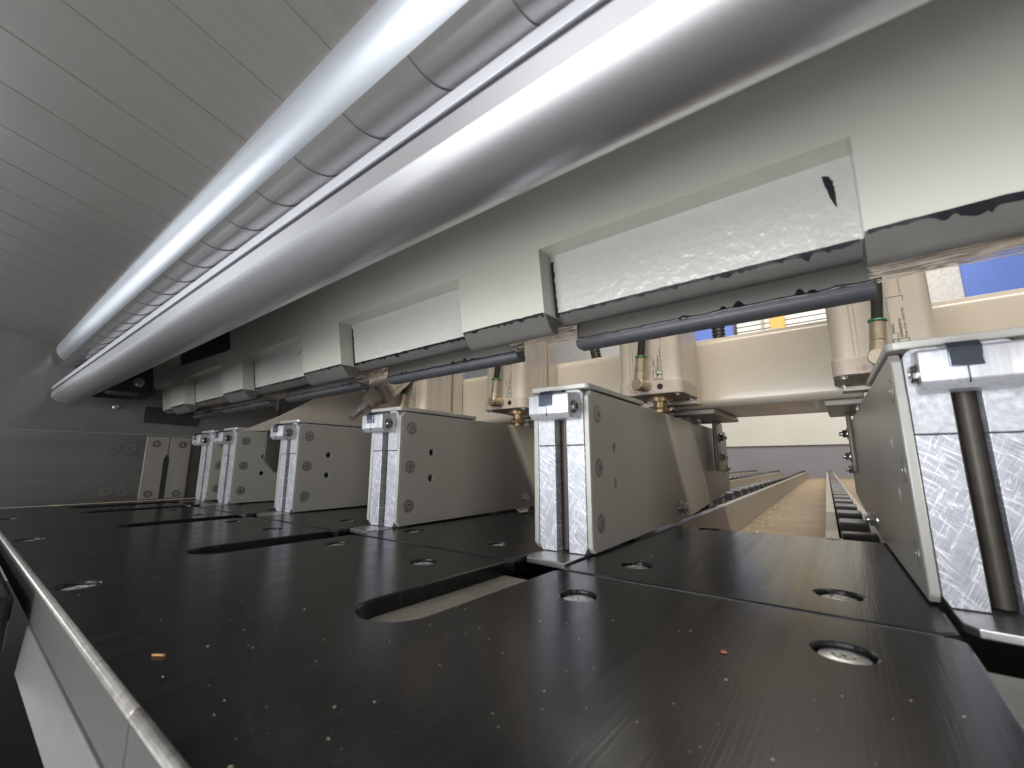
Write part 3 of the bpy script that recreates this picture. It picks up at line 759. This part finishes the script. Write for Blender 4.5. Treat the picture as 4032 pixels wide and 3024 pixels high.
def make_cylinder():
    r = empty('air_cylinder', (0, 0, 0))
    def rrect(hw, y0, y1, rr, n=6):
        lp = []
        for cx_, cy_, a0 in ((hw - rr, y0 + rr, -PI / 2), (hw - rr, y1 - rr, 0), (-hw + rr, y1 - rr, PI / 2), (-hw + rr, y0 + rr, PI)):
            for q in range(n + 1): lp.append((cx_ + rr * math.cos(a0 + q * PI / 2 / n), cy_ + rr * math.sin(a0 + q * PI / 2 / n)))
        return lp
    fl = plate('end_flange', M['flange'], r, [rrect(0.0405, 0.0, 0.082, 0.012)], 0.0165, Matrix.Translation((0, 0, 0.1545)), 0.0008)
    # ribbed barrel: grooved rounded square
    hw, y0, y1, rr = 0.039, 0.0015, 0.080, 0.013
    g = 0.0012
    side = []
    base = rrect(hw, y0, y1, rr, 8)
    lp = []
    def edge(p, q, pos, nrm):
        for t in pos:
            for dt, dd in ((-0.012, 0), (-0.008, g), (0.008, g), (0.012, 0)):
                lp.append((p[0] + (q[0] - p[0]) * (t + dt) - nrm[0] * dd, p[1] + (q[1] - p[1]) * (t + dt) - nrm[1] * dd))
    n = 9
    lp += base[0:n]; edge(base[n - 1], base[n], (0.12, 0.42, 0.5, 0.58, 0.86), (1, 0))
    lp += base[n:2 * n]; edge(base[2 * n - 1], base[2 * n], (0.5,), (0, 1))
    lp += base[2 * n:3 * n]; edge(base[3 * n - 1], base[3 * n], (0.14, 0.42, 0.5, 0.58, 0.88), (-1, 0))
    lp += base[3 * n:4 * n]; edge(base[4 * n - 1], base[0], (0.09, 0.16, 0.84), (0, -1))
    bl = plate('barrel', M['cyl'], r, [lp], 0.165, Matrix.Translation((0, 0, 0.1712)), 0.0002)
    for x, y in ((0.032, 0.012), (0.032, 0.072), (-0.032, 0.012), (-0.032, 0.072)):
        bm = bmesh.new(); lathe(bm, [(0.0062, 0.0), (0.0062, -0.0012), (0.0035, -0.0012), (0.0032, 0.0008), (0, 0.0008)], 20, Matrix.Translation((x, y, 0.1544)))
        finish('flange_screw', bm, M['bolt'], fl, 0)
    bm = bmesh.new(); lathe(bm, [(0.0036, 0), (0.0036, 0.0004), (0, 0.0004)], 20, frame((0.0155, -0.0001, 0.1632), (0, -1, 0)))
    finish('port_hole', bm, M['hole'], fl, 0)
    mark = text_mesh('1/8', 0.0068)
    mark.transform(Matrix.Translation((-0.0225, -0.0002, 0.1570)) @ Matrix.Rotation(PI / 2, 4, 'X'))
    mark.materials.clear(); mark.materials.append(mat('stamped_mark', (0.25, 0.21, 0.18), 0.6)); o = bpy.data.objects.new('stamped_size', mark); COL.objects.link(o); o.parent = fl
    # rod, nut
    bm = bmesh.new()
    lathe(bm, [(0, 0.1545), (0.017, 0.1545), (0.017, 0.1495), (0.0085, 0.1495), (0.0085, 0.118), (0, 0.118)], 28, Matrix.Translation((0, 0.042, 0)))
    finish('piston_rod', bm, M['rod'], r, 0)
    bm = bmesh.new(); lathe(bm, [(0, 0.1415), (0.0125, 0.1415), (0.0125, 0.1345), (0, 0.1345)], 6, Matrix.Translation((0, 0.042, 0)))
    finish('rod_nut', bm, M['rod'], r, 0.0005)
    # elbow fitting
    el = empty('elbow_fitting', (0, 0, 0)); el.parent = r
    bpy.data.objects.remove(el)
    bm = bmesh.new()
    lathe(bm, [(0, -0.004), (0.0070, -0.004), (0.0076, -0.0034), (0.0076, 0.0165), (0.0068, 0.0175), (0, 0.0175)], 30, frame((-0.003, -0.003, 0.1655), (-0.18, -1, 0)))
    lathe(bm, [(0.0066, 0), (0.0066, 0.0135), (0.0058, 0.0140), (0.0058, 0.0148), (0.0064, 0.0155), (0.0062, 0.0325), (0, 0.0325)], 30, frame((-0.0050, -0.0125, 0.1665), (0.09, 0.03, 1)))
    el = finish('elbow_fitting', bm, M['brass'], r, 0)
    bm = bmesh.new(); lathe(bm, [(0, 0), (0.0069, 0), (0.0072, 0.0008), (0.0069, 0.0020), (0.0054, 0.0024), (0, 0.0024)], 30, frame((-0.0021, -0.0116, 0.1990), (0.09, 0.03, 1)))
    finish('green_collar', bm, M['green'], el, 0)
    bm = bmesh.new(); tube(bm, [(-0.0021, -0.0116, 0.1995), (0.0005, -0.0105, 0.225), (0.003, -0.009, 0.26), (0.004, -0.007, 0.31), (0.005, -0.004, 0.36)], 0.0046, 18)
    finish('hose', bm, M['hose'], r, 0)
    # printed label
    lb = boxo('rating_label', M['cyl'], bl, 0.0075, 0.0195, 0.0008, 0.0014, 0.1722, 0.226, 0.0001, 1)
    rows = [('Pmax 10 bar  0.4-0.5 M/s', 0.0183, 0.0022, 0.1845), ('0000/000/000 00', 0.0152, 0.0021, 0.1845), ('G13', 0.0128, 0.0021, 0.1845), ('000060.0', 0.0100, 0.0021, 0.1885)]
    for t, x, s, z in rows:
        me = text_mesh(t, s * 1.25)
        me.transform(Matrix.Translation((x, 0.0007, z)) @ Matrix.Rotation(PI / 2, 4, 'X') @ Matrix.Rotation(PI / 2, 4, 'Z'))
        me.materials.clear(); me.materials.append(M['print']); o = bpy.data.objects.new('printed_line', me); COL.objects.link(o); o.parent = lb
    bm = bmesh.new()
    for a in ((0.0078, 0.0082, 0.1726, 0.1836), (0.0188, 0.0192, 0.1726, 0.1836), (0.0080, 0.0190, 0.1726, 0.1730), (0.0080, 0.0190, 0.1832, 0.1836)):
        box(bm, a[0], a[1], 0.0005, 0.0009, a[2], a[3])
    finish('emblem_border', bm, M['print'], lb, 0)
    bm = bmesh.new(); box(bm, 0.0082, 0.0192, 0.0005, 0.0009, 0.2240, 0.2243); box(bm, 0.0189, 0.0192, 0.0005, 0.0009, 0.2195, 0.2241)
    finish('label_line', bm, M['print'], lb, 0)
    bm = bmesh.new(); lathe(bm, [(0.0014, 0), (0.0014, 0.0003), (0, 0.0003)], 16, frame((0.0133, 0.0008, 0.178), (0, -1, 0)))
    finish('emblem_dot', bm, M['print'], lb, 0)
    bm = bmesh.new()
    for k in range(3):
        a = k * 2 * PI / 3 + 0.5
        q = [(0.0016, -0.3), (0.0050, -0.75), (0.0052, -0.45), (0.0017, 0.5)]
        f = [bm.verts.new((0.0133 + R_ * math.cos(a + d), 0.00065, 0.178 + R_ * math.sin(a + d))) for R_, d in q]
        b_ = [bm.verts.new((v.co.x, 0.0009, v.co.z)) for v in f]
        bm.faces.new(f); bm.faces.new(b_[::-1])
        for j in range(4): bm.faces.new((f[j], b_[j], b_[(j + 1) % 4], f[(j + 1) % 4]))
    finish('emblem', bm, M['greenprint'], lb, 0)
    # mounting plate at the back
    boxo('mounting_plate', M['cyl'], r, -0.034, 0.034, 0.084, 0.109, 0.150, 0.345, 0.001)
    return r
cyl = make_cylinder()
CY_X = [-0.990, -0.868, -0.648, -0.421, -0.188, 0.037]
CYL = ['cream air cylinder above the clamp beside the side wall', 'cream air cylinder above the second clamp from the wall', 'cream air cylinder behind the slanting cylinder',
       'cream air cylinder above the fourth clamp, its brass elbow half hidden', 'cream air cylinder with brass elbow above the fifth clamp from the wall', 'cream air cylinder with dark hose above the largest clamp']
# the middle cylinders sit over the gaps seen in the photograph
for i, x in enumerate(CY_X):
    o = cyl if i == 0 else copy_tree(cyl)
    o.location = (x, 0.5185, 0)
    tag(o, CYL[i], 'air cylinder', 'upright air cylinders on the cream beam')

# ------------------------------------------------------------------ slanting cylinder with bracket over the third clamp
tb = empty('slanting_cylinder', (-0.655, 0.43, 0.17))
tag(tb, 'cream slanting air cylinder with bright rod beside the triangular plate', 'air cylinder')
IT = Matrix.Translation((0.655, -0.43, -0.17))
ax = Vector((0.0, 0.070, 0.064)).normalized()
p0 = Vector((-0.655, 0.404, 0.147)); KS = 0.66
def tadd(name, prof, m, seg=28, t0=0.0):
    bm = bmesh.new(); lathe(bm, prof, seg, frame(p0 + ax * t0, ax) @ Matrix.Diagonal((KS, KS, KS, 1))); o = finish(name, bm, m, tb, 0); o.matrix_parent_inverse = IT; return o
tadd('bright_rod', [(0, 0), (0.0075, 0), (0.0075, 0.036), (0, 0.036)], M['steel'])
tadd('lock_nut', [(0, 0.028), (0.0125, 0.028), (0.0125, 0.045), (0, 0.045)], M['steel'], 6)
tadd('neck', [(0, 0.044), (0.0105, 0.044), (0.0105, 0.060), (0.019, 0.062), (0.0195, 0.072), (0.024, 0.082), (0.026, 0.098), (0, 0.098)], M['flange'])
bm = bmesh.new(); vs = box(bm, -0.03, 0.03, -0.03, 0.03, 0.097, 0.116)
bmesh.ops.transform(bm, matrix=frame(p0, ax) @ Matrix.Diagonal((KS, KS, KS, 1)), verts=bm.verts[:]); o = finish('head_flange', bm, M['flange'], tb, 0.004); o.matrix_parent_inverse = IT
for a, b in ((-1, -1), (1, -1), (1, 1), (-1, 1)):
    bm = bmesh.new(); lathe(bm, [(0.0055, 0), (0.0055, -0.002), (0.0032, -0.002), (0.003, 0.001), (0, 0.001)], 16, frame(p0 + ax * 0.097 * KS, ax) @ Matrix.Diagonal((KS, KS, KS, 1)) @ Matrix.Translation((a * 0.022, b * 0.022, 0)))
    o = finish('flange_screw', bm, M['bolt'], tb, 0); o.matrix_parent_inverse = IT
bm = bmesh.new(); box(bm, -0.028, 0.028, -0.028, 0.028, 0.116, 0.25)
for s in (-1, 1): box(bm, s * 0.028 - 0.002, s * 0.028 + 0.002, -0.012, 0.012, 0.118, 0.249)
bmesh.ops.transform(bm, matrix=frame(p0, ax) @ Matrix.Diagonal((KS, KS, KS, 1)), verts=bm.verts[:]); o = finish('barrel', bm, M['cyl'], tb, 0.003); o.matrix_parent_inverse = IT
tp = plate('triangular_plate', M['cyl'], None, [[(0.255, 0.117), (0.310, 0.145), (0.372, 0.184), (0.392, 0.196), (0.60, 0.222), (0.60, 0.136), (0.50, 0.136)]], 0.008, yz(-0.704), 0.0012)
tag(tp, 'beige triangular steel plate sloping up beside the slanting cylinder', 'plate')
lpq = [(0.2966, 0.1207), (0.2967, 0.0758), (0.3146, 0.057), (0.47, 0.055), (0.47, 0.1447), (0.3127, 0.1447), (0.2995, 0.139)]
ep = plate('edge_plate', M['rail_alu'], None, [lpq], 0.006, yz(-0.717), 0.0012)
tag(ep, 'upright grey plate with cut corner and bright edge between second and third clamp', 'plate')

# ------------------------------------------------------------------ roller rails
RX = [(0.002, 'roller rail running back through the open brown floor'), (-0.2395, 'roller rail with its shiny rollers behind the fifth clamp'),
      (-0.480, 'roller rail glimpsed past the fifth clamp, next after the shiny one'), (-0.720, 'farthest glimpsed roller rail past the fifth clamp')]
bm = bmesh.new()
lathe(bm, [(0, -0.0140), (0.0405, -0.0140), (0.0405, -0.0152), (0.0430, -0.0152), (0.0445, -0.0142), (0.0445, 0.0142), (0.0430, 0.0152), (0.0405, 0.0152), (0.0405, 0.0140), (0, 0.0140)], 44, frame((0, 0, 0), (1, 0, 0)))
roller0 = finish('roller', bm, M['roller'], None, 0)
RL = 5.55
bm = bmesh.new()
for s in (-1, 1):
    xa, xb = (s * 0.0170, s * 0.0310)
    box(bm, min(xa, xb), max(xa, xb), 0, RL, -0.0230, -0.0200)
    xa, xb = (s * 0.0280, s * 0.0310)
    box(bm, min(xa, xb), max(xa, xb), 0, RL, -0.0897, -0.0230)
box(bm, -0.0280, 0.0280, 0, RL, -0.0897, -0.086)
chan0 = finish('channel', bm, M['rail'], None, 0.0003)
first = True
for rx, lab in RX:
    e = empty('roller_rail', (rx, 0.535, 0), math.radians(1.95))
    tag(e, lab, 'roller rail', 'roller rails on the floor')
    ch = chan0 if first else chan0.copy()
    if not first: COL.objects.link(ch)
    ch.parent = e
    for k in range(40):
        q = roller0 if (first and k == 0) else roller0.copy()
        if not (first and k == 0): COL.objects.link(q)
        q.parent = e; q.location = (0, 0.060 + 0.137 * k, -0.0450)
    first = False
dustm = bmesh.new()
for k in range(260):
    y = 0.95 + 2.6 * random.random() ** 1.6; x = -0.2185 - (y - 0.747) * 0.034 + abs(random.gauss(0, 0.030))  + 0.006
    q = random.uniform(0.0006, 0.0019)
    box(dustm, x - q, x + q, y - q, y + q, -0.0902, -0.0902 + q)
tag(finish('floor_sawdust', dustm, M['dust'], None, 0), 'pale sawdust gathered along the foot of the rail', 'sawdust', kind='stuff')

# ------------------------------------------------------------------ hall wall behind
WY = 6.2
KW = 6.2 / 4.95
def zw(z): return 0.07 + (z - 0.07) * KW
bw = boxo('hall_wall', M['plaster'], None, -6, 4, WY + 0.03, WY + 0.08, -0.0902, 4.0, 0)
tag(bw, 'rough white plastered hall wall at the very back', 'wall')
o = boxo('skirting_panel', M['wallgrey'], None, -6, 4, WY - 0.002, WY + 0.028, -0.0901, zw(0.240), 0)
tag(o, 'lavender grey low panel along the foot of the hall wall', 'panel')
o = boxo('pale_panel', M['wallwhite'], None, -6, 4, WY - 0.02, WY + 0.028, zw(0.246), zw(0.95), 0.002)
tag(o, 'pale greenish white panel band above the grey low panel', 'panel')
o = boxo('blue_panel', M['blue'], None, -2.6, -0.80 * KW, WY - 0.03, WY + 0.028, zw(1.0), 2.9, 0.003)
tag(o, 'blue panel on the hall wall crossed by a black hose', 'panel', 'blue hall panels')
o = boxo('blue_panel', M['blue'], None, 0.915 * KW, 3.8, WY - 0.03, WY + 0.028, zw(1.0), 3.2, 0.003)
tag(o, 'larger blue panel on the hall wall above the cream beam', 'panel', 'blue hall panels')
o = empty('slatted_shutter', (-0.4, WY, 1.4))
tag(o, 'white slatted shutter seen above the cream beam', 'shutter')
bm = bmesh.new(); box(bm, -0.79 * KW, 0.30 * KW, WY + 0.005, WY + 0.028, zw(1.0), zw(2.0))
g = finish('backing', bm, mat('shutter_gap', (0.05, 0.05, 0.05), 0.7), o, 0); g.matrix_parent_inverse = Matrix.Translation((0.4, -WY, -1.4))
for k in range(18):
    z = zw(1.02 + k * 0.053)
    s_ = boxo('slat', M['slat'], o, -0.79 * KW, 0.30 * KW, WY - 0.012, WY + 0.004, z, z + 0.045 * KW, 0.004); s_.matrix_parent_inverse = Matrix.Translation((0.4, -WY, -1.4))
o = boxo('ochre_post', M['yellow'], None, -0.48 * KW, -0.355 * KW, WY - 0.06, WY - 0.014, zw(0.96), zw(2.1), 0.003)
tag(o, 'ochre yellow post in front of the white slatted shutter', 'post')
o = boxo('thin_post', M['fence_plate'], None, -0.555 * KW, -0.54 * KW, WY - 0.05, WY - 0.014, zw(0.96), zw(2.1), 0.002)
tag(o, 'thin grey upright bar beside the ochre post', 'bar')
o = boxo('dark_post', M['core'], None, -0.815 * KW, -0.795 * KW, WY - 0.05, WY - 0.031, zw(0.96), zw(2.1), 0.002)
tag(o, 'thin dark upright bar at the edge of the blue panel', 'bar')
# corrugated hoses behind the beam
for pts, lab in (([(-0.160, 0.83, 0.20), (-0.163, 0.83, 0.30), (-0.165, 0.83, 0.42)], 'black corrugated hose in front of the blue panel'),
                 ([(-0.285, 0.83, 0.19), (-0.302, 0.83, 0.29), (-0.318, 0.83, 0.40)], 'slanting black corrugated hose under the rubber strip end'),
                 ([(-0.395, 0.83, 0.20), (-0.408, 0.83, 0.29), (-0.428, 0.83, 0.40)], 'black corrugated hose half hidden by the fourth cylinder')):
    bm = bmesh.new(); P_, R_ = [], []
    n = 150
    for k in range(n + 1):
        t = k / n * 2; i = min(int(t), 1); f = t - i
        P_.append(Vector(pts[i]).lerp(Vector(pts[i + 1]), f)); R_.append(0.0098 + (0.0016 if k % 4 < 2 else -0.0006))
    tube(bm, P_, R_, 18)
    tag(finish('corrugated_hose', bm, M['hose'], None, 0, ang=60), lab, 'hose', 'corrugated hoses behind the cream beam')

# ------------------------------------------------------------------ sawdust and chips on the table
bm = bmesh.new()
def speck(x, y, s, z=0.0):
    r = bmesh.ops.create_icosphere(bm, subdivisions=1, radius=1.0)
    a = random.uniform(0, PI)
    bmesh.ops.transform(bm, matrix=Matrix.Translation((x, y, z + s * 0.25)) @ Matrix.Rotation(a, 4, 'Z') @ Matrix.Diagonal((s * random.uniform(0.8, 1.8), s * random.uniform(0.6, 1.0), s * 0.4, 1)), verts=r['verts'])
def clear_spot(x, y):
    for xc in SLOTX:
        if abs(x - xc) < SW + 0.002 and y > TIP - 0.001: return False
    for sx, sy in FRONT_SCREWS + sum(REAR_SCREWS.values(), []):
        if math.hypot(x - sx, y - sy) < 0.011: return False
    return abs(y - SEAM) > 0.005
n = 0
while n < 480:
    x = random.gauss(-0.13, 0.13); y = EDGE + 0.008 + random.random() ** 1.3 * 0.28
    if x > 0.02 or not clear_spot(x, y): continue
    s = 0.00006 + 0.00030 * random.random() ** 4.5
    speck(x, y, s); n += 1
for k in range(60):
    x = random.uniform(-0.15, 0.0); y = random.uniform(0.29, 0.40)
    if clear_spot(x, y): speck(x, y, 0.00008 + 0.0004 * random.random() ** 4)
tag(finish('sawdust', bm, M['dust'], None, 0), 'fine pale sawdust specks scattered over the black table', 'sawdust', kind='stuff')
def chip(name, m, loc, rz, l, w, h, lab):
    b = bmesh.new(); box(b, -l, l, -w, w, 0.0001, h)
    for v in b.verts: v.co += Vector((noise.noise(v.co * 900) * l * 0.3, noise.noise(v.co * 700 + Vector((3, 1, 2))) * w * 0.5, 0 if v.co.z < 0.0003 else random.uniform(-0.2, 0.3) * h))
    o = finish(name, b, m, None, 0.0001); o.location = loc; o.rotation_euler = (0, 0, rz); tag(o, lab, 'chip')
chip('wood_chip', M['chip_o'], (-0.2104, 0.058, 0.0002), 0.62, 0.0021, 0.0006, 0.0005, 'orange sliver of wood on the black table near its front edge')
chip('wood_chip', M['chip_r'], (-0.0454, 0.1891, 0.0002), 0.2, 0.0011, 0.0009, 0.0007, 'small reddish wood crumb on the black table')
